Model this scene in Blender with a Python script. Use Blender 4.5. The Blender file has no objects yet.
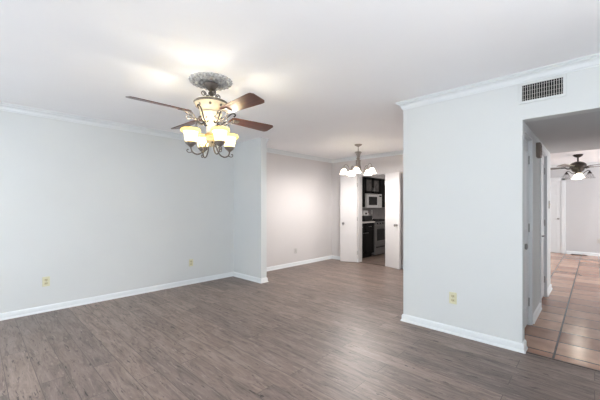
import bpy, bmesh, math, random
from mathutils import Vector, Matrix
random.seed(4)
PI = math.pi
S = bpy.context.scene
C = S.collection

# ---------------------------------------------------------------- camera
H = 1.274
YAW = math.radians(43.51)
cam_d = bpy.data.cameras.new('camera')
cam = bpy.data.objects.new('camera', cam_d); C.objects.link(cam)
cam.location = (0, 0, H)
cam.rotation_euler = (PI/2, 0, YAW)
cam_d.sensor_width = 36; cam_d.lens = 310.4/600*36
cam_d.shift_y = 7/600
cam_d.clip_start = .05
S.camera = cam

# ---------------------------------------------------------------- world, lights, exposure
S.view_settings.view_transform = 'Standard'
S.view_settings.look = 'None'
S.view_settings.gamma = 1
S.view_settings.exposure = 1.07
W = bpy.data.worlds.new('sky'); S.world = W; W.use_nodes = True
bg = W.node_tree.nodes['Background']
bg.inputs[0].default_value = (.80, .90, 1, 1); bg.inputs[1].default_value = 1.0

def area(name, loc, rot, sx, sy, power, col):
    l = bpy.data.lights.new(name, 'AREA'); l.shape = 'RECTANGLE'; l.size = sx; l.size_y = sy
    l.energy = power; l.color = col
    o = bpy.data.objects.new(name, l); C.objects.link(o)
    o.location = loc; o.rotation_euler = rot
    return o
# added lights at invented windows behind and right of camera, tilted up for ceiling brightness
area('added_daylight_back', (-2.95, -1.60, .85), (PI/2+.62, 0, PI), 2.4, 1.1, 125, (.965, .985, 1))
area('added_daylight_back', (-.1, -1.60, .85), (PI/2+.62, 0, PI), 1.7, 1.1, 72, (.955, .98, 1))
area('added_daylight_side', (1.2, .7, 1.3), (PI/2+.6, 0, PI/2), 1.8, 1.7, 28, (.96, .98, 1))
# far room windows, out of frame on its right hand wall
area('daylight_far', (3.3, 9.0, 1.4), (PI/2+.3, 0, PI/2), 3.2, 1.8, 112, (.96, .98, 1))
# unseen upright area light added by the kitchen side wall to brighten the cabinets
area('kitchen_fill', (-1.85, 7.7, 1.5), (PI/2, 0, PI/2), 1.2, 1.0, 7, (1, .96, .92))

# ---------------------------------------------------------------- materials
def newmat(name):
    m = bpy.data.materials.new(name); m.use_nodes = True
    return m, m.node_tree.nodes, m.node_tree.links, m.node_tree.nodes['Principled BSDF']
def srgb(r, g, b):
    f = lambda c: (c/255/12.92) if c/255 <= .04045 else ((c/255+.055)/1.055)**2.4
    return (f(r), f(g), f(b), 1)
def plain(name, rgb, rough=.5, metal=0, var=.04, scale=8, bump=0, coat=0):
    """procedural: base colour gently varied by noise"""
    m, N, L, P = newmat(name)
    c = srgb(*rgb)
    tc = N.new('ShaderNodeTexCoord'); n = N.new('ShaderNodeTexNoise')
    n.inputs['Scale'].default_value = scale; n.inputs['Detail'].default_value = 3
    L.new(tc.outputs['Object'], n.inputs['Vector'])
    r = N.new('ShaderNodeValToRGB')
    r.color_ramp.elements[0].position = .3; r.color_ramp.elements[1].position = .7
    r.color_ramp.elements[0].color = tuple(max(0, x*(1-var)) for x in c[:3])+(1,)
    r.color_ramp.elements[1].color = tuple(min(1, x*(1+var)) for x in c[:3])+(1,)
    L.new(n.outputs['Fac'], r.inputs[0]); L.new(r.outputs[0], P.inputs['Base Color'])
    P.inputs['Roughness'].default_value = rough; P.inputs['Metallic'].default_value = metal
    P.inputs['Coat Weight'].default_value = coat
    if bump:
        n2 = N.new('ShaderNodeTexNoise'); n2.inputs['Scale'].default_value = scale*12
        L.new(tc.outputs['Object'], n2.inputs['Vector'])
        b = N.new('ShaderNodeBump'); b.inputs['Strength'].default_value = bump; b.inputs['Distance'].default_value = .003
        L.new(n2.outputs['Fac'], b.inputs['Height']); L.new(b.outputs[0], P.inputs['Normal'])
    return m
def glow(name, rgb, strength, base=(255, 245, 220)):
    m, N, L, P = newmat(name)
    P.inputs['Base Color'].default_value = srgb(*base)
    P.inputs['Roughness'].default_value = .35
    P.inputs['Emission Color'].default_value = srgb(*rgb)
    P.inputs['Emission Strength'].default_value = strength
    return m
def frosted(name, tint, rgb, strength):
    """lit milky glass: lets the lamp through it, glowing a little itself"""
    m, N, L, P = newmat(name)
    n = N.new('ShaderNodeTexNoise'); n.inputs['Scale'].default_value = 14
    tc = N.new('ShaderNodeTexCoord'); L.new(tc.outputs['Object'], n.inputs['Vector'])
    r = N.new('ShaderNodeValToRGB'); c = srgb(*tint)
    r.color_ramp.elements[0].color = tuple(x*.92 for x in c[:3])+(1,); r.color_ramp.elements[1].color = c
    L.new(n.outputs['Fac'], r.inputs[0])
    t = N.new('ShaderNodeBsdfTranslucent'); L.new(r.outputs[0], t.inputs[0])
    P.inputs['Roughness'].default_value = .25; L.new(r.outputs[0], P.inputs['Base Color'])
    P.inputs['Emission Color'].default_value = srgb(*rgb); P.inputs['Emission Strength'].default_value = strength
    mx = N.new('ShaderNodeMixShader'); mx.inputs[0].default_value = .6
    L.new(P.outputs[0], mx.inputs[1]); L.new(t.outputs[0], mx.inputs[2])
    L.new(mx.outputs[0], N['Material Output'].inputs['Surface'])
    return m

def laminate():
    m, N, L, P = newmat('grey brown laminate planks')
    tc = N.new('ShaderNodeTexCoord')
    br = N.new('ShaderNodeTexBrick')
    br.offset = .37; br.inputs['Scale'].default_value = 1
    br.inputs['Brick Width'].default_value = 1.22; br.inputs['Row Height'].default_value = .165
    br.inputs['Mortar Size'].default_value = .002; br.inputs['Mortar Smooth'].default_value = 0
    br.inputs['Bias'].default_value = 0
    br.inputs['Color1'].default_value = (0, 0, 0, 1); br.inputs['Color2'].default_value = (1, 1, 1, 1)
    br.inputs['Mortar'].default_value = (.5, .5, .5, 1)
    L.new(tc.outputs['Object'], br.inputs['Vector'])
    # each plank shifts the grain so that boards do not line up
    off = N.new('ShaderNodeVectorMath'); off.operation = 'MULTIPLY_ADD'
    off.inputs[1].default_value = (7.3, 3.1, 11.0)
    L.new(br.outputs['Color'], off.inputs[0]); L.new(tc.outputs['Object'], off.inputs[2])
    def grain(sx, sy, sc, det, rough=.6, dist=0):
        mp = N.new('ShaderNodeMapping'); mp.inputs['Scale'].default_value = (sx, sy, 1)
        L.new(off.outputs[0], mp.inputs['Vector'])
        n = N.new('ShaderNodeTexNoise'); n.inputs['Scale'].default_value = sc
        n.inputs['Detail'].default_value = det; n.inputs['Roughness'].default_value = rough
        n.inputs['Distortion'].default_value = dist
        L.new(mp.outputs[0], n.inputs['Vector']); return n.outputs['Fac']
    g1 = grain(1.8, 12, 1.6, 6, .72, .9)
    r1 = N.new('ShaderNodeValToRGB')
    e = r1.color_ramp.elements
    e[0].position = .34; e[0].color = srgb(*LAM[0]); e[1].position = .66; e[1].color = srgb(*LAM[2])
    k = e.new(.5); k.color = srgb(*LAM[1])
    L.new(g1, r1.inputs[0])
    # plank to plank tone
    mt = N.new('ShaderNodeMixRGB'); mt.blend_type = 'MULTIPLY'; mt.inputs[0].default_value = 1
    rt = N.new('ShaderNodeValToRGB'); rt.color_ramp.elements[0].color = (.80, .80, .81, 1); rt.color_ramp.elements[1].color = (1.14, 1.12, 1.09, 1)
    L.new(br.outputs['Color'], rt.inputs[0]); L.new(r1.outputs[0], mt.inputs[1]); L.new(rt.outputs[0], mt.inputs[2])
    # dark cracks and knots
    g2 = grain(4.5, 30, 1.5, 6, .72, .6)
    r2 = N.new('ShaderNodeValToRGB'); r2.color_ramp.elements[0].position = .36; r2.color_ramp.elements[1].position = .41
    r2.color_ramp.elements[0].color = (.20, .18, .18, 1); r2.color_ramp.elements[1].color = (1, 1, 1, 1)
    L.new(g2, r2.inputs[0])
    mk = N.new('ShaderNodeMixRGB'); mk.blend_type = 'MULTIPLY'; mk.inputs[0].default_value = 1
    L.new(mt.outputs[0], mk.inputs[1]); L.new(r2.outputs[0], mk.inputs[2])
    # pale worn streaks
    g3 = grain(3.6, 30, 1.7, 6, .75, .6)
    r3 = N.new('ShaderNodeValToRGB'); r3.color_ramp.elements[0].position = .57; r3.color_ramp.elements[1].position = .68
    r3.color_ramp.elements[0].color = (0, 0, 0, 1); r3.color_ramp.elements[1].color = (.55, .55, .55, 1)
    L.new(g3, r3.inputs[0])
    ml = N.new('ShaderNodeMixRGB'); ml.blend_type = 'MIX'; ml.inputs[2].default_value = srgb(*LAM[3])
    L.new(r3.outputs[0], ml.inputs[0]); L.new(mk.outputs[0], ml.inputs[1])
    # seams
    ms = N.new('ShaderNodeMixRGB'); ms.inputs[2].default_value = srgb(70, 62, 58)
    sc = N.new('ShaderNodeMath'); sc.operation = 'MULTIPLY'; sc.inputs[1].default_value = .85
    L.new(br.outputs['Fac'], sc.inputs[0]); L.new(sc.outputs[0], ms.inputs[0]); L.new(ml.outputs[0], ms.inputs[1])
    L.new(ms.outputs[0], P.inputs['Base Color'])
    P.inputs['Roughness'].default_value = .42
    P.inputs['Specular IOR Level'].default_value = .5
    b = N.new('ShaderNodeBump'); b.inputs['Strength'].default_value = .25; b.inputs['Distance'].default_value = .002
    L.new(g1, b.inputs['Height']); L.new(b.outputs[0], P.inputs['Normal'])
    return m
LAM = ((94, 81, 76), (124, 109, 102), (143, 128, 120), (174, 159, 151))

def tiles(name, c1, c2, grout, size, ox, oy, rough=.3):
    m, N, L, P = newmat(name)
    tc = N.new('ShaderNodeTexCoord'); mp = N.new('ShaderNodeMapping')
    mp.inputs['Location'].default_value = (ox, oy, 0); L.new(tc.outputs['Object'], mp.inputs[0])
    br = N.new('ShaderNodeTexBrick'); br.offset = 0; br.inputs['Scale'].default_value = 1
    br.inputs['Brick Width'].default_value = size; br.inputs['Row Height'].default_value = size
    br.inputs['Mortar Size'].default_value = .009; br.inputs['Mortar Smooth'].default_value = .2
    br.inputs['Color1'].default_value = srgb(*c1); br.inputs['Color2'].default_value = srgb(*c2)
    br.inputs['Mortar'].default_value = srgb(*grout)
    L.new(mp.outputs[0], br.inputs['Vector'])
    n = N.new('ShaderNodeTexNoise'); n.inputs['Scale'].default_value = 7; n.inputs['Detail'].default_value = 5
    L.new(tc.outputs['Object'], n.inputs['Vector'])
    r = N.new('ShaderNodeValToRGB'); r.color_ramp.elements[0].position = .3; r.color_ramp.elements[1].position = .7
    r.color_ramp.elements[0].color = (.82, .80, .79, 1); r.color_ramp.elements[1].color = (1.08, 1.06, 1.05, 1)
    L.new(n.outputs['Fac'], r.inputs[0])
    mx = N.new('ShaderNodeMixRGB'); mx.blend_type = 'MULTIPLY'; mx.inputs[0].default_value = 1
    L.new(br.outputs['Color'], mx.inputs[1]); L.new(r.outputs[0], mx.inputs[2]); L.new(mx.outputs[0], P.inputs['Base Color'])
    P.inputs['Roughness'].default_value = rough
    b = N.new('ShaderNodeBump'); b.inputs['Strength'].default_value = .4; b.inputs['Distance'].default_value = .003; b.invert = True
    L.new(br.outputs['Fac'], b.inputs['Height']); L.new(b.outputs[0], P.inputs['Normal'])
    return m
def wood(name, c1, c2, rough=.3, axis=(1, 14, 14), coat=.2):
    m, N, L, P = newmat(name)
    tc = N.new('ShaderNodeTexCoord'); mp = N.new('ShaderNodeMapping'); mp.inputs['Scale'].default_value = axis
    L.new(tc.outputs['Object'], mp.inputs[0])
    n = N.new('ShaderNodeTexNoise'); n.inputs['Scale'].default_value = 3; n.inputs['Detail'].default_value = 5; n.inputs['Distortion'].default_value = .6
    L.new(mp.outputs[0], n.inputs['Vector'])
    r = N.new('ShaderNodeValToRGB'); r.color_ramp.elements[0].position = .3; r.color_ramp.elements[1].position = .7
    r.color_ramp.elements[0].color = srgb(*c1); r.color_ramp.elements[1].color = srgb(*c2)
    L.new(n.outputs['Fac'], r.inputs[0]); L.new(r.outputs[0], P.inputs['Base Color'])
    P.inputs['Roughness'].default_value = rough; P.inputs['Coat Weight'].default_value = coat
    return m

M = {}
M['wall'] = plain('pale grey wall paint', (214, 217, 217), .75, var=.012, scale=2, bump=.05)
M['wall_warm'] = plain('dining wall paint', (210, 206, 205), .75, var=.012, scale=2, bump=.05)
M['hall_ceiling'] = plain('shade darkened hall ceiling paint', (204, 206, 208), .85, var=.01, scale=2, bump=.05)  # hall's shade put into the colour: darker than the main ceiling paint
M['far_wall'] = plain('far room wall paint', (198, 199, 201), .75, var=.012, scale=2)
M['clear'] = plain('unlit smoky glass', (235, 235, 235), .15, var=.05)
M['clear'].node_tree.nodes['Principled BSDF'].inputs['Transmission Weight'].default_value = .95
M['clear'].node_tree.nodes['Principled BSDF'].inputs['IOR'].default_value = 1.12
M['ceiling'] = plain('ceiling paint', (248, 248, 250), .85, var=.01, scale=2, bump=.05)
M['trim'] = plain('white trim gloss', (224, 228, 230), .35, var=.01)
M['door'] = plain('white door paint', (204, 201, 200), .4, var=.01)
M['hall_door'] = plain('grey white door paint', (214, 216, 218), .4, var=.01)
M['lam'] = laminate()
M['tile'] = tiles('terracotta floor tile', (158, 118, 97), (208, 170, 146), (40, 28, 24), .328, .253+.0, -3.477+.328*2, .2)
M['ktile'] = tiles('kitchen floor tile', (118, 102, 94), (136, 120, 110), (72, 62, 58), .30, 0, .1, .35)
M['bronze'] = plain('dark bronze', (112, 105, 99), .4, .7, var=.25, scale=30)
M['darkbronze'] = plain('oil rubbed bronze', (52, 46, 44), .4, .6, var=.2, scale=30)
M['pewter'] = plain('brushed pewter', (150, 143, 138), .35, .75, var=.15, scale=40)
M['nickel'] = plain('satin nickel', (150, 148, 146), .3, .9, var=.05)
M['cream'] = plain('antique cream enamel', (206, 190, 162), .45, 0, var=.16, scale=22)
M['gold'] = plain('aged gold band', (190, 160, 110), .4, .4, var=.2, scale=30)
M['stone'] = plain('silver grey plaster relief', (168, 168, 168), .6, .1, var=.45, scale=45)
M['blade'] = wood('walnut fan blade', (64, 34, 26), (104, 60, 44), .3)
M['pale_blade'] = wood('grey fan blade', (96, 88, 84), (120, 110, 104), .35)
M['amber'] = frosted('amber edged lit glass', (255, 247, 215), (255, 244, 205), .55)
M['amber_rim'] = frosted('amber glass rim', (254, 236, 160), (252, 228, 125), .28)
M['milk'] = frosted('white lit glass', (255, 250, 240), (255, 250, 240), .8)
M['bulb'] = glow('lit bulb', (255, 244, 215), 6)
M['almond'] = plain('almond plastic', (214, 211, 180), .4, var=.02)
M['almond2'] = plain('almond receptacle', (198, 192, 158), .4, var=.02)
M['greyplastic'] = plain('grey white plastic', (196, 194, 190), .4, var=.02)
M['slot'] = plain('dark slot', (60, 50, 44), .6, var=.05)
M['black'] = plain('black', (14, 13, 14), .5, var=.2)
M['duct'] = plain('painted duct shade', (7, 8, 12), 1, var=.4, scale=20)
M['cab'] = wood('black stained cabinet', (12, 10, 10), (20, 17, 16), .55, (14, 14, 1), 0)
M['cab'].node_tree.nodes['Principled BSDF'].inputs['Specular IOR Level'].default_value = .2
M['cabglass'] = plain('grey cabinet glass', (92, 88, 86), .12, 0, var=.3, scale=12)
M['counter'] = plain('pale stone worktop', (206, 200, 196), .25, var=.08, scale=30)
M['steel'] = plain('stainless steel', (122, 119, 118), .35, .5, var=.04)
M['ovenglass'] = plain('black oven glass', (12, 12, 13), .08, var=.1)
M['whiteapp'] = plain('white appliance enamel', (212, 209, 208), .3, var=.01)
M['splash'] = tiles('grey backsplash tile', (150, 146, 146), (160, 156, 156), (130, 126, 126), .10, 0, 0, .3)
M['brownbox'] = plain('brown plastic', (118, 106, 96), .5, var=.1)
M['brownlid'] = plain('brown lid', (110, 70, 54), .5, var=.1)
M['strip'] = plain('dark threshold strip', (78, 66, 60), .5, var=.1)

# ---------------------------------------------------------------- mesh helpers
def add_box(bm, x0, x1, y0, y1, z0, z1, bev=0):
    t = bmesh.new()
    bmesh.ops.create_cube(t, size=1)
    for v in t.verts:
        v.co = Vector(((x0+x1)/2+v.co.x*(x1-x0), (y0+y1)/2+v.co.y*(y1-y0), (z0+z1)/2+v.co.z*(z1-z0)))
    if bev: bmesh.ops.bevel(t, geom=t.edges[:], offset=bev, segments=2, affect='EDGES', profile=.6)
    me = bpy.data.meshes.new('t'); t.to_mesh(me); t.free(); bm.from_mesh(me); bpy.data.meshes.remove(me)
    return bm
def box(*a, **k): return add_box(bmesh.new(), *a, **k)
def boxes(l, bev=0):
    bm = bmesh.new()
    for b in l: add_box(bm, *b, bev=bev)
    return bm
def add_lathe(bm, prof, seg=32, c=(0, 0, 0), mat=None):
    """prof: (r, z) rows, turned about z"""
    rings = []
    for r, z in prof:
        if r < 1e-5: rings.append([bm.verts.new((0, 0, z))])
        else: rings.append([bm.verts.new((r*math.cos(2*PI*i/seg), r*math.sin(2*PI*i/seg), z)) for i in range(seg)])
    vs = [v for rg in rings for v in rg]
    for a, b in zip(rings, rings[1:]):
        for i in range(seg):
            j = (i+1) % seg
            if len(a) == 1 and len(b) == 1: continue
            if len(a) == 1: bm.faces.new((a[0], b[i], b[j]))
            elif len(b) == 1: bm.faces.new((a[i], b[0], a[j]))
            else: bm.faces.new((a[i], b[i], b[j], a[j]))
    if mat is not None: bmesh.ops.transform(bm, matrix=mat, verts=vs)
    for v in vs: v.co += Vector(c)
    return bm
def lathe(prof, seg=32, c=(0, 0, 0), mat=None): return add_lathe(bmesh.new(), prof, seg, c, mat)
def catmull(pts, n=6):
    P = [Vector(p) for p in pts]; out = []
    for i in range(len(P)-1):
        p0 = P[max(i-1, 0)]; p1 = P[i]; p2 = P[i+1]; p3 = P[min(i+2, len(P)-1)]
        for k in range(n):
            t = k/n
            out.append(.5*((2*p1)+(p2-p0)*t+(2*p0-5*p1+4*p2-p3)*t*t+(3*p1-p0-3*p2+p3)*t**3))
    out.append(P[-1]); return out
def add_tube(bm, pts, r, seg=8, smooth=6):
    P = catmull(pts, smooth) if smooth else [Vector(p) for p in pts]
    n = len(P); rad = r if callable(r) else (lambda t: r)
    up = Vector((0, 0, 1)); rings = []
    tan0 = (P[1]-P[0]).normalized()
    nrm = tan0.cross(up)
    if nrm.length < .1: nrm = tan0.cross(Vector((1, 0, 0)))
    nrm.normalize()
    for i, p in enumerate(P):
        t = (P[min(i+1, n-1)]-P[max(i-1, 0)]).normalized()
        nrm = (nrm-t*nrm.dot(t)).normalized(); bn = t.cross(nrm)
        q = rad(i/(n-1))
        rings.append([bm.verts.new(p+(nrm*math.cos(2*PI*k/seg)+bn*math.sin(2*PI*k/seg))*q) for k in range(seg)])
    for a, b in zip(rings, rings[1:]):
        for k in range(seg): bm.faces.new((a[k], a[(k+1) % seg], b[(k+1) % seg], b[k]))
    bm.faces.new(rings[0][::-1]); bm.faces.new(rings[-1])
    return bm
def sc(prof, k): return [(r*k, z) for r, z in prof]
def tube(pts, r, seg=8, smooth=6): return add_tube(bmesh.new(), pts, r, seg, smooth)
def add_sweep(bm, prof, path):
    """prof: closed outline of (inward offset, z); path: XY polyline with the room on its right hand"""
    P = [Vector(p) for p in path]; n = len(P); rings = []
    for i, p in enumerate(P):
        ns = []
        if i > 0: d = (P[i]-P[i-1]).normalized(); ns.append(Vector((d.y, -d.x)))
        if i < n-1: d = (P[i+1]-P[i]).normalized(); ns.append(Vector((d.y, -d.x)))
        m = (ns[0]+ns[-1]).normalized(); m = m/max(.2, m.dot(ns[0]))
        rings.append([bm.verts.new((p.x+m.x*o, p.y+m.y*o, z)) for o, z in prof])
    k = len(prof)
    for a, b in zip(rings, rings[1:]):
        for j in range(k): bm.faces.new((a[j], b[j], b[(j+1) % k], a[(j+1) % k]))
    bm.faces.new(rings[0]); bm.faces.new(rings[-1][::-1])
    return bm
def obj(name, bm, m, parent=None, smooth=None, loc=None):
    bmesh.ops.recalc_face_normals(bm, faces=bm.faces[:])
    me = bpy.data.meshes.new(name); bm.to_mesh(me); bm.free()
    me.materials.append(m)
    o = bpy.data.objects.new(name, me); C.objects.link(o)
    if parent: o.parent = parent
    if loc: o.location = loc
    if smooth is not None:
        me.shade_smooth(); me.set_sharp_from_angle(angle=math.radians(smooth))
    return o
def struct(name, bm, m, **k):
    o = obj(name, bm, m, **k); o['kind'] = 'structure'; return o
def thing(name, label, cat, loc=(0, 0, 0), rz=0, group=None):
    o = bpy.data.objects.new(name, None); C.objects.link(o)
    o.empty_display_size = .05; o.location = loc; o.rotation_euler = (0, 0, rz)
    return tag(o, label, cat, group)
def tag(o, label, cat, group=None):
    o['label'] = label; o['category'] = cat
    if group: o['group'] = group
    return o

# ---------------------------------------------------------------- the room shell
ZC = 2.44
XL, XD, YF, YB = -4.85, -4.72, 3.32, 3.44
XC, XJ, XH = -1.555, -.46, -.50      # free corner of the facing wall, opening jamb, hall wall
YD = 6.12                            # dining far wall
YR, XR = -1.7, 1.3                   # wall behind the camera, wall on its right
YH, ZH = 6.2, 2.107                  # end of hall, hall ceiling
YFAR = 11.17
struct('floor', boxes([(XL-.1, XR+.1, YR-.1, 3.345, -.1, 0), (XD-.1, XC+.1, 3.345, YD+.02, -.1, 0)]), M['lam'])
struct('floor_hall', boxes([(XH-.1, XR+.1, 3.345, YH, -.1, 0), (-1.65, 3.5, YH, YFAR+.1, -.1, 0)]), M['tile'])
struct('floor_kitchen', box(XD-.1, -1.6, YD+.02, 9.4, -.1, 0), M['ktile'])
struct('ceiling', boxes([(XL-.1, XR+.1, YR-.1, YB, ZC, ZC+.1), (XD-.1, XC+.1, YB, YD+.12, ZC, ZC+.1),
                         (XD-.1, -1.6, YD+.12, 9.4, ZC, ZC+.1), (-1.6, 3.5, YH, YFAR+.1, ZC, ZC+.1)]), M['ceiling'])
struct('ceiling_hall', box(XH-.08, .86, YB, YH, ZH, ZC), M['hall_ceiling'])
struct('wall_left', box(XL-.12, XL, YR-.1, YF, 0, ZC), M['wall'])
struct('wall_stub', box(XL-.12, -4.05, YF, YB, 0, ZC), M['wall'])
struct('wall_dining_left', box(XD-.14, XD, YB, 9.4, 0, ZC), M['wall_warm'])
OX0, OX1, OZ = -3.95, -3.25, 2.0
struct('wall_dining_far', boxes([(XD, OX0, YD, YD+.12, 0, ZC), (OX1, XC+.1, YD, YD+.12, 0, ZC), (OX0, OX1, YD, YD+.12, OZ, ZC)]), M['wall_warm'])
struct('wall_dining_right', box(XC, XC+.1, YB, YD, 0, ZC), M['wall_warm'])
struct('wall_right', boxes([(XC, XJ, YF, YB, 0, ZC), (.75, XR, YF, YB, 0, ZC), (XJ, .75, YF, YB, 2.04, ZC)]), M['wall'])
D1 = (3.50, 4.15, 2.0); D2 = (4.95, 5.59, 2.0)
hw = [(XH-.1, XH, YB, D1[0], 0, ZC), (XH-.1, XH, D1[1], D2[0], 0, ZC), (XH-.1, XH, D2[1], YH, 0, ZC),
      (XH-.1, XH, D1[0], D1[1], D1[2], ZC), (XH-.1, XH, D2[0], D2[1], D2[2], ZC)]
struct('wall_hall_left', boxes(hw), M['wall'])
struct('wall_hall_right', box(.75, .86, YB, YH, 0, ZC), M['wall'])
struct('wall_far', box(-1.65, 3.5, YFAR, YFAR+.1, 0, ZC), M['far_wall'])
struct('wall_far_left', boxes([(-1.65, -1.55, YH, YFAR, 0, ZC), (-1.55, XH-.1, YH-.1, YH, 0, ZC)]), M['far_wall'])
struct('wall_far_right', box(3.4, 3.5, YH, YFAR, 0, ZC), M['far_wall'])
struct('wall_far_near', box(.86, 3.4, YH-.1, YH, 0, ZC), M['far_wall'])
struct('wall_kitchen', boxes([(XD, -1.65, 9.3, 9.4, 0, ZC), (-1.75, -1.65, YD+.12, 9.3, 0, ZC)]), M['wall_warm'])
# behind and beside the camera
struct('wall_back', boxes([(XL, XR, YR-.1, YR, 2.32, ZC), (XL, XR, YR-.1, YR, 0, .2), (XL, -4.15, YR-.1, YR, .2, 2.32),
                           (-1.75, -.95, YR-.1, YR, .2, 2.32), (.75, XR, YR-.1, YR, .2, 2.32)]), M['wall'])
struct('wall_camera_side', boxes([(XR, XR+.1, YR-.1, YB, 2.2, ZC), (XR, XR+.1, YR-.1, YB, 0, .4), (XR, XR+.1, YR-.1, -.2, .4, 2.2), (XR, XR+.1, 1.6, YB, .4, 2.2)]), M['wall'])
def window(name, x0, x1, z0, z1, at, side):  # frames of the invented windows that give the added daylight a source
    bm = bmesh.new(); n = 3; t = .04
    for i in range(n+1):
        c = x0+t/2+(x1-x0-t)*i/n
        b = (c-t/2, c+t/2, at-.06, at-.02, z0, z1)
        add_box(bm, *(b if side == 'y' else (b[2]+.1, b[3]+.1, b[0], b[1], z0, z1)))
    for z in (z0, (z0+z1)/2-t/2, z1-t):
        b = (x0, x1, at-.06, at-.02, z, z+t)
        add_box(bm, *(b if side == 'y' else (b[2]+.1, b[3]+.1, b[0], b[1], z, z+t)))
    struct(name, bm, M['trim'])
window('added_window_1', -4.15, -1.75, .2, 2.32, YR, 'y')
window('added_window_2', -.95, .75, .2, 2.32, YR, 'y')
window('added_window_3', -.2, 1.6, .4, 2.2, XR, 'x')

# crown moulding, baseboards
CR = [(0, ZC), (0, ZC-.080), (.009, ZC-.080), (.009, ZC-.071), (.016, ZC-.067), (.016, ZC-.062), (.020, ZC-.046), (.028, ZC-.034), (.042, ZC-.026),
      (.048, ZC-.024), (.048, ZC-.016), (.056, ZC-.013), (.064, ZC-.009), (.064, ZC)]
def crown(name, path):
    return struct(name, add_sweep(bmesh.new(), CR, path), M['trim'])
crown('trim_1', [(XL, YR), (XL, YF)])
crown('trim_2', [(-4.05, YB), (XD, YB), (XD, YD), (XC, YD), (XC, YF), (XR, YF)])
crown('trim_3', [(-1.55, YFAR), (3.4, YFAR)])
BP = [(0, 0), (.024, 0), (.023, .008), (.020, .014), (.016, .020), (.014, .022), (.014, .062), (.010, .070), (.004, .076), (0, .078)]
def base(name, path):
    return struct(name, add_sweep(bmesh.new(), BP, path), M['trim'], smooth=30)
base('baseboard_left', [(XL, YR), (XL, YF), (-4.05, YF), (-4.05, YB), (XD, YB), (XD, YD), (OX0-.0, YD)])
base('baseboard_right', [(OX1, YD), (XC, YD), (XC, YF), (XJ, YF), (XJ, YB)])
base('baseboard_hall', [(XH, D1[1]+.05), (XH, D2[0]-.05)])
base('baseboard_hall_end', [(XH, D2[1]+.05), (XH, YH), (XH-.1, YH)])
base('baseboard_far', [(-.56, YFAR), (3.4, YFAR)])
struct('trim_4', box(XJ, .75, 3.335, 3.352, 0, .004), M['strip'])       # floor strip between laminate and tile
struct('trim_5', box(OX0, OX1, YD+.008, YD+.045, 0, .005, bev=.0015), M['strip'])

# ---------------------------------------------------------------- doors
def lever_or_knob(parent, y, z, x, kind, m):
    """hardware on a face looking to +x, in the parent's frame"""
    rot = Matrix.Rotation(PI/2, 4, 'Y')
    bm = lathe([(0, 0), (.026, 0), (.026, .004), (.012, .010), (.009, .014), (.009, .034)] +
               ([(.016, .036), (.026, .044), (.029, .053), (.026, .062), (.014, .067), (0, .068)] if kind == 'knob' else [(.009, .050), (0, .052)]),
               24, (x, y, z), rot)
    k = obj('door_knob' if kind == 'knob' else 'door_lever', bm, m, parent, smooth=40)
    if kind != 'knob':
        obj('lever_arm', tube([(x+.046, y, z), (x+.050, y+.03, z+.004), (x+.05, y+.08, z), (x+.046, y+.115, z-.004)], lambda t: .009-.003*t), m, k, smooth=60)
    return k
def panel_door(name, y0, y1, zt, knob, hinge_far, kind):
    """hall doors: slab in the opening in wall XH, casing, panels, hardware"""
    bm = bmesh.new()
    xs = XH-.02
    add_box(bm, xs-.035, xs, y0+.015, y1-.015, .03, zt-.015, bev=.002)
    w = y1-y0
    d = struct(name, bm, M['hall_door'])
    fr = bmesh.new()
    for (a, b) in ((.20, .86), (1.02, 1.88)):      # raised moulding around each panel
        u0, u1 = y0+.11, y1-.11
        for q in ((u0, u1, a, a+.02), (u0, u1, b-.02, b), (u0, u0+.02, a, b), (u1-.02, u1, a, b)):
            add_box(fr, xs-.002, xs+.007, q[0], q[1], q[2], q[3], bev=.003)
        add_box(fr, xs-.002, xs+.004, u0+.045, u1-.045, a+.045, b-.045, bev=.003)
    obj('door_panel', fr, M['hall_door'], d)
    cs = bmesh.new()
    for q in ((y0-.05, y0+.003, 0, zt+.05), (y1-.003, y1+.05, 0, zt+.05), (y0-.05, y1+.05, zt-.003, zt+.05)):
        add_box(cs, XH-.001, XH+.014, *q, bev=.004)
    add_box(cs, XH-.1, XH, y0, y0+.013, 0, zt); add_box(cs, XH-.1, XH, y1-.013, y1, 0, zt); add_box(cs, XH-.1, XH, y0, y1, zt-.013, zt)
    obj('door_casing', cs, M['hall_door'], d)
    hy = y1-.016 if hinge_far else y0+.016
    for z in (.25, 1.05, 1.78):
        obj('hinge', lathe([(0, -.045), (.006, -.045), (.006, .045), (0, .045)], 10, (xs+.006, hy, z)), M['nickel'], d, smooth=40)
    lever_or_knob(d, knob, .9, xs, kind, M['nickel'])
    return d
panel_door('door_1', *D1, 3.585, True, 'knob')
panel_door('door_2', *D2, 5.035, True, 'lever')
# back fillers so the doorways are closed rooms, not holes
struct('wall_closet', boxes([(XH-.16, XH-.12, YB, YH-.1, 0, ZC)]), M['wall'])

# the pair of flush doors to the kitchen, swung open against the dining wall
def flush_door(name, label_txt, hx, hy, fx, fy, sgn):
    a = math.atan2(fy-hy, fx-hx); w = math.hypot(fx-hx, fy-hy)
    d = obj(name, box(0, w, -.0175, .0175, .010, 1.985, bev=.002), M['door'])
    d.location = (hx, hy, 0); d.rotation_euler = (0, 0, a); d['kind'] = 'structure'
    d['label'] = label_txt
    rot = Matrix.Rotation(PI/2*sgn, 4, 'X')
    f = -.0175*sgn*1
    kb = lathe([(0, 0), (.028, 0), (.028, .004), (.012, .008), (.010, .012), (.010, .034), (.017, .037), (.027, .046), (.029, .054), (.025, .062), (.012, .067), (0, .068)],
               24, (w-.075, f, .90), rot)
    obj('door_knob', kb, M['nickel'], d, smooth=40)
    for z in (.22, 1.0, 1.78):
        obj('hinge', lathe([(0, -.045), (.007, -.045), (.007, .045), (0, .045)], 10, (-.003, f*.9, z)), M['nickel'], d, smooth=40)
    return d
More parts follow.
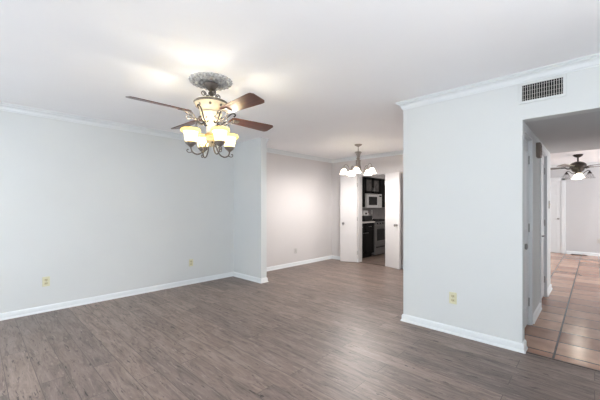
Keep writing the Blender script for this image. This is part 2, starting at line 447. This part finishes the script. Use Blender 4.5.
flush_door('door_3', 'left hand white flush door, swung open beside the kitchen doorway', -3.955, 6.075, -4.305, 5.905, -1)
flush_door('door_4', 'right hand white flush door, swung open beside the kitchen doorway', -3.245, 6.085, -2.865, 5.965, 1)
struct('trim_7', boxes([(OX0, OX0+.018, YD-.006, YD+.126, 0, OZ), (OX1-.018, OX1, YD-.006, YD+.126, 0, OZ), (OX0, OX1, YD-.006, YD+.126, OZ-.018, OZ)]), M['door'])

# far room door in the far wall
fd = struct('door_5', box(-1.5, -.665, YFAR-.02, YFAR-.001, .01, 2.0), M['trim'])
pn = bmesh.new()
for (z0, z1) in ((.16, .78), (.92, 1.5), (1.62, 1.88)):
    for (x0, x1) in ((-1.41, -1.12), (-1.04, -.755)):
        for q in ((x0, x1, z0, z0+.018), (x0, x1, z1-.018, z1), (x0, x0+.018, z0, z1), (x1-.018, x1, z0, z1)):
            add_box(pn, q[0], q[1], YFAR-.026, YFAR-.019, q[2], q[3], bev=.002)
obj('door_panel', pn, M['trim'], fd)
obj('door_casing', boxes([(-.668, -.575, YFAR-.034, YFAR-.001, 0, 2.09), (-1.545, -1.497, YFAR-.034, YFAR-.001, 0, 2.09), (-1.545, -.575, YFAR-.034, YFAR-.001, 2.0, 2.09)], bev=.006), M['trim'], fd)
obj('door_knob', lathe([(0, 0), (.026, 0), (.02, .006), (.01, .01), (.01, .03), (.026, .045), (.024, .06), (0, .066)], 20, (-.73, YFAR-.02, .95), Matrix.Rotation(PI/2, 4, 'X')), M['nickel'], fd, smooth=40)

# ---------------------------------------------------------------- ceiling medallion
FX, FY = -2.575, 1.516
def medallion(R):
    bm = bmesh.new(); nr, na = 34, 144
    rows = []
    for i in range(nr+1):
        u = i/nr; r = R*u; row = []
        for j in range(na):
            a = 2*PI*j/na
            prof = .020*(1-u)**.7+.010
            lf = 0
            if u > .80: lf = .012*abs(math.cos(12*a))**.6*math.sin(PI*(u-.80)/.20)         # outer leaf row
            elif u > .48: lf = .015*abs(math.sin(8*a+6*u))**.7*math.sin(PI*(u-.48)/.32)     # acanthus row
            elif u > .40: lf = .007*abs(math.sin(24*a))                                   # bead ring
            rr = r*(1+(.045*abs(math.cos(12*a)) if u > .9 else 0))
            z = -(prof+lf) if u < .985 else -.004
            row.append(bm.verts.new((rr*math.cos(a), rr*math.sin(a), z)) if i else None)
        if i == 0: row = [bm.verts.new((0, 0, -.03))]*na
        rows.append(row)
    for i in range(nr):
        for j in range(na):
            k = (j+1) % na
            if i == 0: bm.faces.new((rows[0][0], rows[1][j], rows[1][k]))
            else: bm.faces.new((rows[i][j], rows[i+1][j], rows[i+1][k], rows[i][k]))
    last = [bm.verts.new((v.co.x, v.co.y, 0)) for v in rows[nr]]
    for j in range(na):
        k = (j+1) % na
        bm.faces.new((rows[nr][j], last[j], last[k], rows[nr][k]))
    bm.faces.new(last)
    return bm
md = obj('ceiling_medallion', medallion(.188), M['stone'], loc=(FX, FY, ZC), smooth=50)
tag(md, 'round silver grey leaf relief medallion on the ceiling above the four lamp fan', 'medallion')

# ---------------------------------------------------------------- main ceiling fan
fan = thing('ceiling_fan', 'ceiling fan with walnut blades and four lit amber glass shades under the ornate medallion', 'ceiling fan', (FX, FY, 0))
obj('canopy', lathe([(0, 2.412), (.062, 2.412), (.066, 2.404), (.060, 2.392), (.044, 2.372), (.030, 2.356), (.022, 2.350), (0, 2.350)], 32), M['bronze'], fan, smooth=40)
obj('downrod', lathe([(0, 2.352), (.014, 2.352), (.014, 2.34), (.024, 2.332), (.026, 2.322), (.020, 2.312), (.013, 2.306), (.013, 2.285), (.022, 2.28), (.030, 2.27), (0, 2.27)], 24), M['bronze'], fan, smooth=40)
mot = obj('motor_housing', lathe(sc([(0, 2.275), (.05, 2.275), (.085, 2.268), (.135, 2.258), (.165, 2.246), (.174, 2.232), (.170, 2.222), (.158, 2.214), (.150, 2.196), (.128, 2.174),
                            (.112, 2.160), (.108, 2.150), (.116, 2.142), (.116, 2.132), (.104, 2.122), (.098, 2.096), (.086, 2.076), (.060, 2.062), (.040, 2.056), (0, 2.056)], .86), 48), M['cream'], fan, smooth=40)
obj('housing_band', lathe(sc([(.1765, 2.240), (.180, 2.234), (.1765, 2.226), (.166, 2.220), (.172, 2.240), (.1765, 2.240)], .86), 48), M['bronze'], mot, smooth=40)
for k in range(8):
    a = 2*PI*k/8+.2
    obj('rosette', lathe([(0, 0), (.013, .002), (.010, .006), (0, .009)], 12, (.127*math.cos(a), .127*math.sin(a), 2.196), Matrix.Rotation(a, 4, 'Z') @ Matrix.Rotation(math.radians(115), 4, 'Y')), M['bronze'], mot, smooth=40)
def spiral(c, r0, r1, a0, turns, frame, n=14):
    """scroll in the vertical plane through the fan axis at azimuth frame; c = (radius, z)"""
    out = []
    for i in range(n+1):
        t = i/n; r = r0+(r1-r0)*t; a = a0+turns*2*PI*t
        q = c[0]+r*math.cos(a); out.append((q*math.cos(frame), q*math.sin(frame), c[1]+r*math.sin(a)))
    return out
def pol(r, z, a): return (r*math.cos(a), r*math.sin(a), z)
for k in range(4):      # small scrolls standing on the motor
    a = PI/4+k*PI/2+.7
    pts = [pol(.028, 2.28, a)]+spiral((.072, 2.306), .026, .008, PI*1.1, -1.35, a)
    obj('top_scroll', tube(pts, .0055, 8, 3), M['bronze'], fan, smooth=60)
def blade_bm():
    bm = bmesh.new(); top = []; n = 22
    r0, r1 = .205, .70
    L_ = []
    for i in range(n+1):
        t = i/n; x = r0+(r1-r0)*t
        w = .052+.026*min(1, t*1.15)
        if t > .94: w *= 1-.30*((t-.94)/.06)**2
        if t < .06: w *= .72+.28*t/.06
        L_.append((x, w))
    ring = [(x, -w) for x, w in L_]+[(x, w) for x, w in reversed(L_)]
    vt = [bm.verts.new((x, y, .003)) for x, y in ring]; vb = [bm.verts.new((x, y, -.003)) for x, y in ring]
    bm.faces.new(vt); bm.faces.new(vb[::-1])
    for i in range(len(ring)):
        j = (i+1) % len(ring); bm.faces.new((vt[i], vb[i], vb[j], vt[j]))
    return bm
BZ = 2.12
for k, deg in enumerate((0, 88, 180, 268)):
    e = obj('fan_blade', blade_bm(), M['blade'], fan)
    e.location = (0, 0, BZ); e.rotation_euler = (math.radians(-13), 0, math.radians(deg))
    e.rotation_mode = 'XYZ'
    ir = bmesh.new()
    for s in (-1, 1):   # pair of curled strips from the motor out to the blade
        add_tube(ir, [(.095, s*.012, -.03), (.13, s*.020, -.058), (.165, s*.034, -.050), (.195, s*.040, -.022), (.235, s*.030, -.008), (.285, s*.012, -.006)], .006, 8)
        add_tube(ir, [(.165, s*.034, -.050), (.185, s*.050, -.066), (.208, s*.052, -.056), (.212, s*.046, -.040), (.200, s*.042, -.036)], .0045, 8)
    add_box(ir, .215, .30, -.030, .030, -.011, -.003, bev=.003)
    obj('blade_iron', ir, M['bronze'], e, smooth=50)
for k in range(6):      # dark S scrolls under the motor
    a = math.radians(240+60*k)
    pts = [pol(.205, 2.122, a), pol(.216, 2.130, a), pol(.222, 2.144, a), pol(.208, 2.154, a), pol(.180, 2.146, a), pol(.150, 2.110, a), pol(.125, 2.066, a), pol(.092, 2.040, a), pol(.062, 2.046, a), pol(.052, 2.070, a), pol(.068, 2.090, a), pol(.088, 2.078, a)]
    obj('scroll_arm', tube(pts, .0065, 8, 5), M['darkbronze'], fan, smooth=60)
stem = obj('light_kit_column', lathe([(0, 2.06), (.036, 2.06), (.040, 2.045), (.030, 2.03), (.034, 2.01), (.040, 1.985), (.036, 1.965), (.042, 1.955), (.052, 1.94),
                               (.054, 1.925), (.044, 1.908), (.047, 1.895), (.040, 1.878), (.022, 1.862), (.014, 1.85), (.016, 1.84), (.008, 1.828), (0, 1.824)], 32), M['cream'], fan, smooth=40)
obj('column_band', lathe([(.0545, 1.944), (.058, 1.934), (.0565, 1.924), (.050, 1.924), (.050, 1.944), (.0545, 1.944)], 32), M['gold'], stem, smooth=40)
FWD = Vector((-math.sin(YAW), math.cos(YAW), 0)); RGT = Vector((math.cos(YAW), math.sin(YAW), 0))
lamp_az = []
for (lr, df) in ((-.145, -.120), (.120, -.145), (-.120, .145), (.145, .120)):
    v = RGT*lr+FWD*df; lamp_az.append(math.atan2(v.y, v.x))
AR = .188
for a in lamp_az:
    arm = tube([pol(.030, 1.872, a), pol(.050, 1.845, a), pol(.066, 1.800, a), pol(.095, 1.762, a), pol(.135, 1.748, a), pol(.172, 1.764, a), pol(.186, 1.792, a), pol(.188, 1.815, a)], .0065, 10)
    add_tube(arm, [pol(.066, 1.800, a), pol(.074, 1.832, a), pol(.094, 1.846, a), pol(.108, 1.834, a), pol(.100, 1.818, a), pol(.090, 1.822, a)], .0045, 8)
    add_tube(arm, [pol(.172, 1.764, a), pol(.205, 1.756, a), pol(.222, 1.768, a), pol(.216, 1.784, a), pol(.206, 1.778, a)], .004, 8)
    obj('lamp_arm', arm, M['bronze'], fan, smooth=60)
    c = pol(AR, 0, a)
    cup = obj('lamp_cup', lathe([(0, 1.806), (.012, 1.806), (.018, 1.812), (.030, 1.822), (.046, 1.838), (.050, 1.848), (.046, 1.851), (0, 1.846)], 28, c), M['pewter'], fan, smooth=40)
    sh = obj('lamp_shade', lathe(sc([(.030, 1.848), (.046, 1.851), (.054, 1.862), (.058, 1.880), (.060, 1.900), (.063, 1.918), (.070, 1.934), (.078, 1.944),
                                  (.074, 1.944), (.066, 1.934), (.059, 1.918), (.056, 1.900), (.054, 1.880), (.050, 1.864), (.042, 1.856), (.030, 1.853)], .87), 36, c), M['amber'], fan, smooth=50)
    obj('shade_rim', lathe(sc([(.074, 1.940), (.084, 1.938), (.094, 1.944), (.096, 1.954), (.090, 1.966), (.080, 1.966), (.074, 1.954), (.074, 1.940)], .87), 36, c), M['amber_rim'], sh, smooth=50)
    obj('bulb', lathe([(0, 1.853), (.012, 1.855), (.013, 1.872), (.022, 1.888), (.025, 1.902), (.020, 1.917), (.010, 1.925), (0, 1.927)], 20, c), M['bulb'], cup, smooth=60)
    l = bpy.data.lights.new('fan_lamp', 'POINT'); l.energy = 1.35; l.color = (1, .985, .96); l.shadow_soft_size = .03
    lo = bpy.data.objects.new('fan_lamp', l); C.objects.link(lo); lo.parent = fan; lo.location = (c[0], c[1], 1.958)

# ---------------------------------------------------------------- dining chandelier
CX, CY = -3.20, 4.95
ch = thing('chandelier', 'pewter chandelier of five lit white bell shades hanging in the dining area', 'chandelier', (CX, CY, 0))
obj('canopy', lathe([(0, ZC), (.070, ZC), (.071, ZC-.008), (.060, ZC-.018), (.030, ZC-.034), (.014, ZC-.044), (0, ZC-.046)], 32), M['pewter'], ch, smooth=40)
cb = bmesh.new()
for i in range(4):
    z = 2.386-i*.024
    pts = []
    for j in range(13):
        t = 2*PI*j/12
        pts.append((.010*math.sin(t) if i % 2 else 0, 0 if i % 2 else .010*math.sin(t), z+.017*math.cos(t)))
    add_tube(cb, pts, .0028, 6, 2)
obj('chain', cb, M['pewter'], ch, smooth=60)
obj('column', lathe([(0, 2.312), (.010, 2.310), (.012, 2.303), (.060, 2.300), (.066, 2.294), (.060, 2.284), (.046, 2.262), (.036, 2.235), (.030, 2.205), (.026, 2.192), (.036, 2.186), (.038, 2.178),
                     (.024, 2.168), (.030, 2.156), (.044, 2.148), (.047, 2.135), (.044, 2.10), (.044, 2.05), (.050, 2.02), (.056, 1.99), (.052, 1.96), (.038, 1.935), (.018, 1.918), (.020, 1.908), (.010, 1.896), (0, 1.892)], 32), M['pewter'], ch, smooth=40)
for k in range(5):
    a = math.atan2(CY, CX)-PI/2+math.radians(-97+72*k)
    obj('lamp_arm', tube([pol(.045, 1.960, a), pol(.085, 1.925, a), pol(.130, 1.935, a), pol(.165, 1.985, a), pol(.195, 2.045, a), pol(.228, 2.066, a), pol(.258, 2.052, a), pol(.268, 2.010, a)], .0065, 8), M['pewter'], ch, smooth=60)
    c = pol(.268, 0, a)
    cp = obj('lamp_cup', lathe([(0, 2.022), (.010, 2.022), (.014, 2.012), (.026, 2.000), (.030, 1.988), (.026, 1.984), (0, 1.988)], 24, c), M['pewter'], ch, smooth=40)
    obj('lamp_shade', lathe([(r_*.96, 1.986-(1.986-z_)*.82) for r_, z_ in [(.020, 1.986), (.030, 1.984), (.046, 1.968), (.057, 1.940), (.064, 1.910), (.074, 1.884), (.086, 1.868), (.083, 1.867), (.071, 1.884), (.061, 1.910), (.054, 1.940), (.043, 1.965), (.028, 1.980), (.020, 1.982)]], 32, c), M['milk'], ch, smooth=50)
    obj('bulb', lathe([(0, 1.982), (.012, 1.980), (.013, 1.962), (.020, 1.950), (.022, 1.94), (.016, 1.926), (0, 1.920)], 18, c), M['bulb'], cp, smooth=60)
    l = bpy.data.lights.new('chandelier_lamp', 'POINT'); l.energy = 11; l.color = (1, .96, .93); l.shadow_soft_size = .03
    lo = bpy.data.objects.new('chandelier_lamp', l); C.objects.link(lo); lo.parent = ch; lo.location = (c[0], c[1], 1.893)

# ---------------------------------------------------------------- far room fan
GX, GY = -.27, 9.26
f2 = thing('ceiling_fan', 'dark bronze ceiling fan seen through the hallway in the far room', 'ceiling fan', (GX, GY, 0))
obj('canopy', lathe([(0, ZC), (.085, ZC), (.088, ZC-.012), (.075, ZC-.035), (.045, ZC-.058), (.018, ZC-.068), (0, ZC-.07)], 32), M['darkbronze'], f2, smooth=40)
obj('downrod', lathe([(0, 2.38), (.015, 2.38), (.015, 2.28), (.03, 2.27), (0, 2.265)], 20), M['darkbronze'], f2, smooth=40)
obj('motor_housing', lathe([(0, 2.285), (.05, 2.28), (.10, 2.26), (.135, 2.232), (.148, 2.20), (.148, 2.165), (.135, 2.14), (.115, 2.12), (.11, 2.09), (.085, 2.06), (.05, 2.045), (.04, 2.0), (.02, 1.985), (0, 1.98)], 40), M['darkbronze'], f2, smooth=40)
AZ0 = math.atan2(GY, GX)+PI/2
for k in range(5):
    e = obj('fan_blade', blade_bm(), M['pale_blade'], f2)
    e.location = (0, 0, 2.165); e.rotation_euler = (math.radians(12), 0, AZ0+math.radians(-6+72*k))
    ir = tube([(.12, 0, -.02), (.17, 0, -.03), (.22, 0, -.008)], .012, 8)
    add_box(ir, .20, .29, -.03, .03, -.012, -.003, bev=.003)
    obj('blade_iron', ir, M['darkbronze'], e, smooth=50)
for k in range(4):
    a = math.atan2(GY, GX)+PI/2*k+.10   # k even: along the line to the hallway
    obj('lamp_arm', tube([pol(.04, 2.03, a), pol(.09, 2.02, a), pol(.13, 2.055, a), pol(.165, 2.078, a), pol(.188, 2.068, a)], .008, 8), M['darkbronze'], f2, smooth=60)
    c = pol(.192, 0, a)
    obj('lamp_cup', lathe([(0, 2.075), (.014, 2.07), (.016, 2.05), (.034, 2.03), (.040, 2.005), (0, 2.01)], 20, c), M['darkbronze'], f2, smooth=40)
    sh = obj('lamp_shade', lathe([(.030, 2.010), (.040, 2.005), (.060, 1.975), (.075, 1.935), (.098, 1.905), (.094, 1.904), (.071, 1.935), (.056, 1.973), (.030, 2.002)], 28, c), M['clear' if k in (1, 3) else 'milk'], f2, smooth=50)
    if k in (1, 3): continue
    l = bpy.data.lights.new('fan_lamp', 'POINT'); l.energy = 4; l.color = (1, .94, .86); l.shadow_soft_size = .03
    lo = bpy.data.objects.new('fan_lamp', l); C.objects.link(lo); lo.parent = f2; lo.location = (c[0], c[1], 1.95)

# ---------------------------------------------------------------- outlets, switch, chime
def outlet(label, loc, rz, plate, face, name='power_outlet', cat='outlet'):
    """local frame: plate in XZ, looking to -Y"""
    t = thing(name, label, cat, loc, rz, 'wall outlets')
    obj('cover_plate', box(-.036, .036, -.006, 0, -.058, .058, bev=.003), plate, t)
    for z in (-.021, .021):
        s = obj('socket', box(-.017, .017, -.009, -.005, z-.014, z+.014, bev=.0035), face, t)
        obj('slot', boxes([(-.0085, -.0055, -.0096, -.0085, z-.004, z+.007), (.0055, .0085, -.0096, -.0085, z-.004, z+.007), (-.0025, .0025, -.0096, -.0085, z-.011, z-.007)]), M['slot'], s)
    obj('screw', lathe([(0, 0), (.0035, 0), (.003, .0012), (0, .0016)], 12, (0, -.006, 0), Matrix.Rotation(PI/2, 4, 'X')), M['nickel'], t)
    return t
outlet('almond wall outlet on the left wall, nearest the picture edge', (XL, .613, .366), PI/2, M['almond'], M['almond2'])
outlet('almond wall outlet on the left wall, nearer the stub wall corner', (XL, 2.486, .352), PI/2, M['almond'], M['almond2'])
outlet('small grey outlet on the dining area wall beyond the stub wall', (XD, 4.84, .32), PI/2, M['greyplastic'], M['greyplastic'])
outlet('almond wall outlet on the bright facing wall left of the hallway', (-1.032, YF, .36), 0, M['almond'], M['almond2'])
outlet('outlet on the far room wall at the right picture edge', (.08, YFAR, .39), 0, M['greyplastic'], M['greyplastic'])
sw = thing('light_switch', 'small dark light switch on the hall wall end by the far room', 'light switch', (XH, 5.98, 1.31), PI/2)
obj('switch_plate', box(-.036, .036, -.006, 0, -.058, .058, bev=.003), M['bronze'], sw)
obj('toggle', box(-.005, .005, -.016, -.005, -.010, .012, bev=.002), M['almond'], sw)
cm = thing('door_chime', 'brown box door chime high on the hall wall between its two doors', 'door chime', (XH, 4.62, 1.86), PI/2)
obj('chime_case', box(-.075, .075, -.042, 0, 0, .17, bev=.008), M['brownbox'], cm)
obj('grille', boxes([(-.055, .055, -.045, -.041, z, z+.008) for z in (.03, .05, .07, .09, .11, .13)]), M['slot'], cm)

# ---------------------------------------------------------------- air register in the facing wall
vx0, vx1, vz0, vz1 = -.462, -.187, 2.198, 2.335
rg = thing('air_register', 'white wall air register with louvres over a shade-black panel above the hallway opening', 'air vent', ((vx0+vx1)/2, YF, vz0-.022))
ox, oz = (vx0+vx1)/2, vz0-.022
obj('duct_shade_panel', box(vx0-ox, vx1-ox, -.0015, .0, vz0-oz, vz1-oz), M['duct'], rg)  # flat black panel, the shade of the duct recess put into its colour
fr = bmesh.new()
for q in ((vx0-.022, vx0, vz0-.022, vz1+.022), (vx1, vx1+.022, vz0-.022, vz1+.022), (vx0-.001, vx1+.001, vz0-.022, vz0), (vx0-.001, vx1+.001, vz1, vz1+.022)):
    add_box(fr, q[0]-ox, q[1]-ox, -.014, 0, q[2]-oz, q[3]-oz, bev=.003)
obj('register_frame', fr, M['wall'], rg)
nv = 17
for i in range(nv):
    x = vx0-ox+(i+.5)*(vx1-vx0)/nv
    b = box(-.0017, .0017, -.002, .002, vz0-oz, vz1-oz)
    o = obj('louvre', b, M['greyplastic'], rg); o.location = (x, -.0078, 0); o.rotation_euler = (0, 0, math.radians(-8 if i < nv*.75 else 40))
for i in range(4):
    z = vz0-oz+(i+.5)*(vz1-vz0)/4
    obj('cross_bar', box(vx0-ox, vx1-ox, -.0045, -.0025, z-.0007, z+.0007), M['greyplastic'], rg)

# floor register by the far wall
fx0 = -.46
fv = thing('floor_register', 'dark brown floor register by the far room baseboard', 'floor vent', (fx0+.16, YFAR-.11, 0))
obj('register_frame', box(-.16, .16, -.055, .055, 0, .012, bev=.003), M['darkbronze'], fv)
obj('grille', boxes([(-.15+.02*i, -.142+.02*i, -.045, .045, .010, .018) for i in range(15)]), M['brownlid'], fv)

# ---------------------------------------------------------------- kitchen beyond the open doors
KX = XD+.003
def shaker(parent, name, xf, y0, y1, z0, z1, m, glass=None, pull=None):
    """door or drawer front on a face looking to +x"""
    bm = bmesh.new(); r = min(.055, (z1-z0)*.28)
    add_box(bm, xf, xf+.012, y0, y1, z0, z1, bev=.001)
    for q in ((y0, y1, z0, z0+r), (y0, y1, z1-r, z1), (y0, y0+r, z0, z1), (y1-r, y1, z0, z1)):
        add_box(bm, xf+.010, xf+.020, *q, bev=.002)
    d = obj(name, bm, m, parent)
    if glass: obj('glass_pane', box(xf+.0121, xf+.0145, y0+r, y1-r, z0+r, z1-r), glass, d)
    if pull:
        py, pz, vert = pull
        a, b = ((0, .045) if vert else (.045, 0))
        obj('handle', tube([(xf+.019, py-a, pz-b), (xf+.044, py-a, pz-b), (xf+.047, py, pz), (xf+.044, py+a, pz+b), (xf+.019, py+a, pz+b)], .006, 8, 3), M['nickel'], d, smooth=60)
    return d
bc = thing('base_cabinet', 'black base cabinet just inside the kitchen doorway', 'kitchen cabinet', (KX, 6.27, 0), 0, 'kitchen base cabinets')
W_ = .83
obj('body', boxes([(0, .585, 0, W_, .10, .872), (0, .53, .0, W_, 0, .101)]), M['cab'], bc)
for (a, b) in ((.012, .41), (.42, .818)):
    shaker(bc, 'drawer', .585, a, b, .70, .862, M['cab'], pull=((a+b)/2, .785, False))
    shaker(bc, 'door', .585, a, b, .115, .69, M['cab'], pull=((b-.05 if a < .1 else a+.05), .63, False))
rb = thing('base_cabinet', 'black base cabinet on the far side of the range', 'kitchen cabinet', (KX, 7.88, 0), 0, 'kitchen base cabinets')
obj('body', boxes([(0, .585, 0, .9, .10, .872), (0, .53, 0, .9, 0, .101)]), M['cab'], rb)
shaker(rb, 'drawer', .585, .012, .888, .70, .862, M['cab'], pull=(.45, .785, False))
shaker(rb, 'door', .585, .012, .888, .115, .69, M['cab'], pull=(.1, .6, True))
tag(obj('worktop', box(KX, KX+.63, 6.245, 7.105, .873, .91, bev=.006), M['counter']), 'pale worktop on the near black base cabinet', 'worktop', 'kitchen worktops')
tag(obj('worktop', box(KX, KX+.63, 7.875, 8.78, .873, .91, bev=.006), M['counter']), 'pale worktop beyond the range', 'worktop', 'kitchen worktops')
rng = thing('kitchen_range', 'stainless steel range with black cooktop and oven window in the kitchen', 'stove', (KX, 7.11, 0))
obj('body', boxes([(0, .60, .0, .76, .03, .895)]), M['steel'], rng)
ct = obj('cooktop', box(.02, .635, 0, .76, .896, .915, bev=.004), M['ovenglass'], rng)
for cx in (.17, .46):
    gr = bmesh.new()
    for cy in (.20, .56):
        for k in range(3):
            add_box(gr, cx-.10, cx+.10, cy-.10+.1*k-.006, cy-.10+.1*k+.006, .930, .944)
    add_box(gr, cx-.106, cx-.094, .09, .67, .914, .944); add_box(gr, cx+.094, cx+.106, .09, .67, .914, .944)
    obj('burner_grate', gr, M['black'], ct)
obj('control_panel', box(.60, .632, .005, .755, .80, .893, bev=.004), M['steel'], rng)
for k in range(5):
    obj('knob', lathe([(0, 0), (.020, 0), (.017, .024), (0, .026)], 16, (.632, .10+.14*k, .847), Matrix.Rotation(PI/2, 4, 'Y')), M['black'], rng, smooth=40)
od = obj('oven_door', box(.60, .632, .005, .755, .29, .79, bev=.004), M['steel'], rng)
obj('oven_window', box(.631, .635, .09, .67, .40, .70, bev=.001), M['ovenglass'], od)
obj('handle', tube([(.63, .06, .755), (.672, .06, .755), (.672, .38, .755), (.672, .70, .755), (.63, .70, .755)], .011, 8, 2), M['steel'], od, smooth=60)
dw = obj('drawer', box(.60, .630, .005, .755, .045, .275, bev=.004), M['steel'], rng)
obj('handle', box(.629, .650, .05, .71, .222, .244, bev=.003), M['black'], dw)
mw = thing('microwave', 'white microwave oven mounted over the range', 'microwave', (KX, 7.095, 1.25))
obj('body', box(0, .385, 0, .765, 0, .38, bev=.006), M['whiteapp'], mw)
md_ = obj('door', box(.385, .41, .002, .585, .004, .376, bev=.006), M['whiteapp'], mw)
obj('window', box(.409, .4125, .07, .50, .075, .30, bev=.001), M['ovenglass'], md_)
obj('handle', tube([(.41, .545, .06), (.438, .545, .06), (.438, .545, .19), (.438, .545, .32), (.41, .545, .32)], .010, 8, 2), M['whiteapp'], md_, smooth=60)
cp_ = obj('control_panel', box(.385, .41, .588, .763, .004, .376, bev=.005), M['whiteapp'], mw)
obj('display', box(.409, .412, .61, .74, .30, .34), M['black'], cp_)
obj('keypad', boxes([(.409, .4115, .61+.045*i, .645+.045*i, .06+.045*j, .095+.045*j) for i in range(3) for j in range(5)]), M['greyplastic'], cp_)
obj('vent', boxes([(.409, .4115, .03+.03*i, .05+.03*i, .350, .362) for i in range(18)]), M['slot'], md_)
def upper(label, y0, y1, z0, z1, glass, n):
    t = thing('wall_cabinet', label, 'kitchen cabinet', (KX, y0, z0), 0, 'kitchen wall cabinets'); w = y1-y0
    obj('body', box(0, .33, 0, w, 0, z1-z0), M['cab'], t)
    for i in range(n):
        a, b = .006+i*w/n, (i+1)*w/n-.006
        shaker(t, 'door', .33, a, b, .008, z1-z0-.008, M['cab'], glass=M['cabglass'] if glass else None, pull=((b-.03 if i < n/2 and n > 1 else a+.03), .10, True))
    return t
upper('black wall cabinet left of the white microwave', 6.27, 7.085, 1.27, 2.06, False, 2)
upper('glass fronted black wall cabinet above the white microwave', 7.095, 7.86, 1.64, 2.06, True, 2)
upper('black wall cabinet to the right of the white microwave', 7.87, 8.75, 1.27, 2.06, False, 2)
struct('trim_8', box(KX, KX+.36, 6.245, 9.29, 2.075, ZC), M['wall_warm'])          # soffit over the cabinets
struct('trim_9', box(KX-.003, KX-.001+.004, 6.245, 9.29, .912, 1.268), M['splash'])
outlet('white outlet on the kitchen backsplash right of the range', (KX+.006, 8.0, 1.13), PI/2, M['whiteapp'], M['whiteapp'])
# small things on the worktop
to = thing('toaster', 'black toaster on the pale kitchen worktop', 'toaster', (KX+.44, 6.90, .91))
obj('body', box(-.13, .13, -.19, .19, .006, .145, bev=.02), M['black'], to, smooth=40)
obj('bread_slot', boxes([(-.06, -.03, -.13, .13, .144, .147), (.03, .06, -.13, .13, .144, .147)]), M['slot'], to)
obj('lever', box(-.012, .012, .186, .205, .08, .10, bev=.003), M['nickel'], to)
tb = thing('tissue_box', 'white box with a dark opening standing on the black toaster', 'box', (KX+.45, 6.82, 1.057))
obj('carton', box(-.08, .09, -.09, .09, 0, .125, bev=.006), M['whiteapp'], tb)
obj('opening', box(.089, .0915, -.045, .045, .03, .075), M['slot'], tb)
jr = thing('canister', 'pale canister with a brown lid on the black toaster, beside the white box', 'canister', (KX+.45, 7.0, 1.057))
obj('body', lathe([(0, 0), (.050, 0), (.054, .008), (.054, .055), (.048, .062), (0, .062)], 24), M['counter'], jr, smooth=40)
obj('lid', lathe([(0, .062), (.052, .062), (.053, .074), (.040, .082), (.010, .084), (0, .092)], 24), M['brownlid'], jr, smooth=40)
ss = thing('salt_shaker', 'small white shaker standing on the black cooktop', 'shaker', (KX+.32, 7.49, .916))
obj('body', lathe([(0, 0), (.022, 0), (.024, .01), (.018, .05), (.020, .062), (0, .062)], 20), M['whiteapp'], ss, smooth=40)
obj('cap', lathe([(0, .062), (.020, .062), (.018, .075), (0, .082)], 20), M['nickel'], ss, smooth=40)
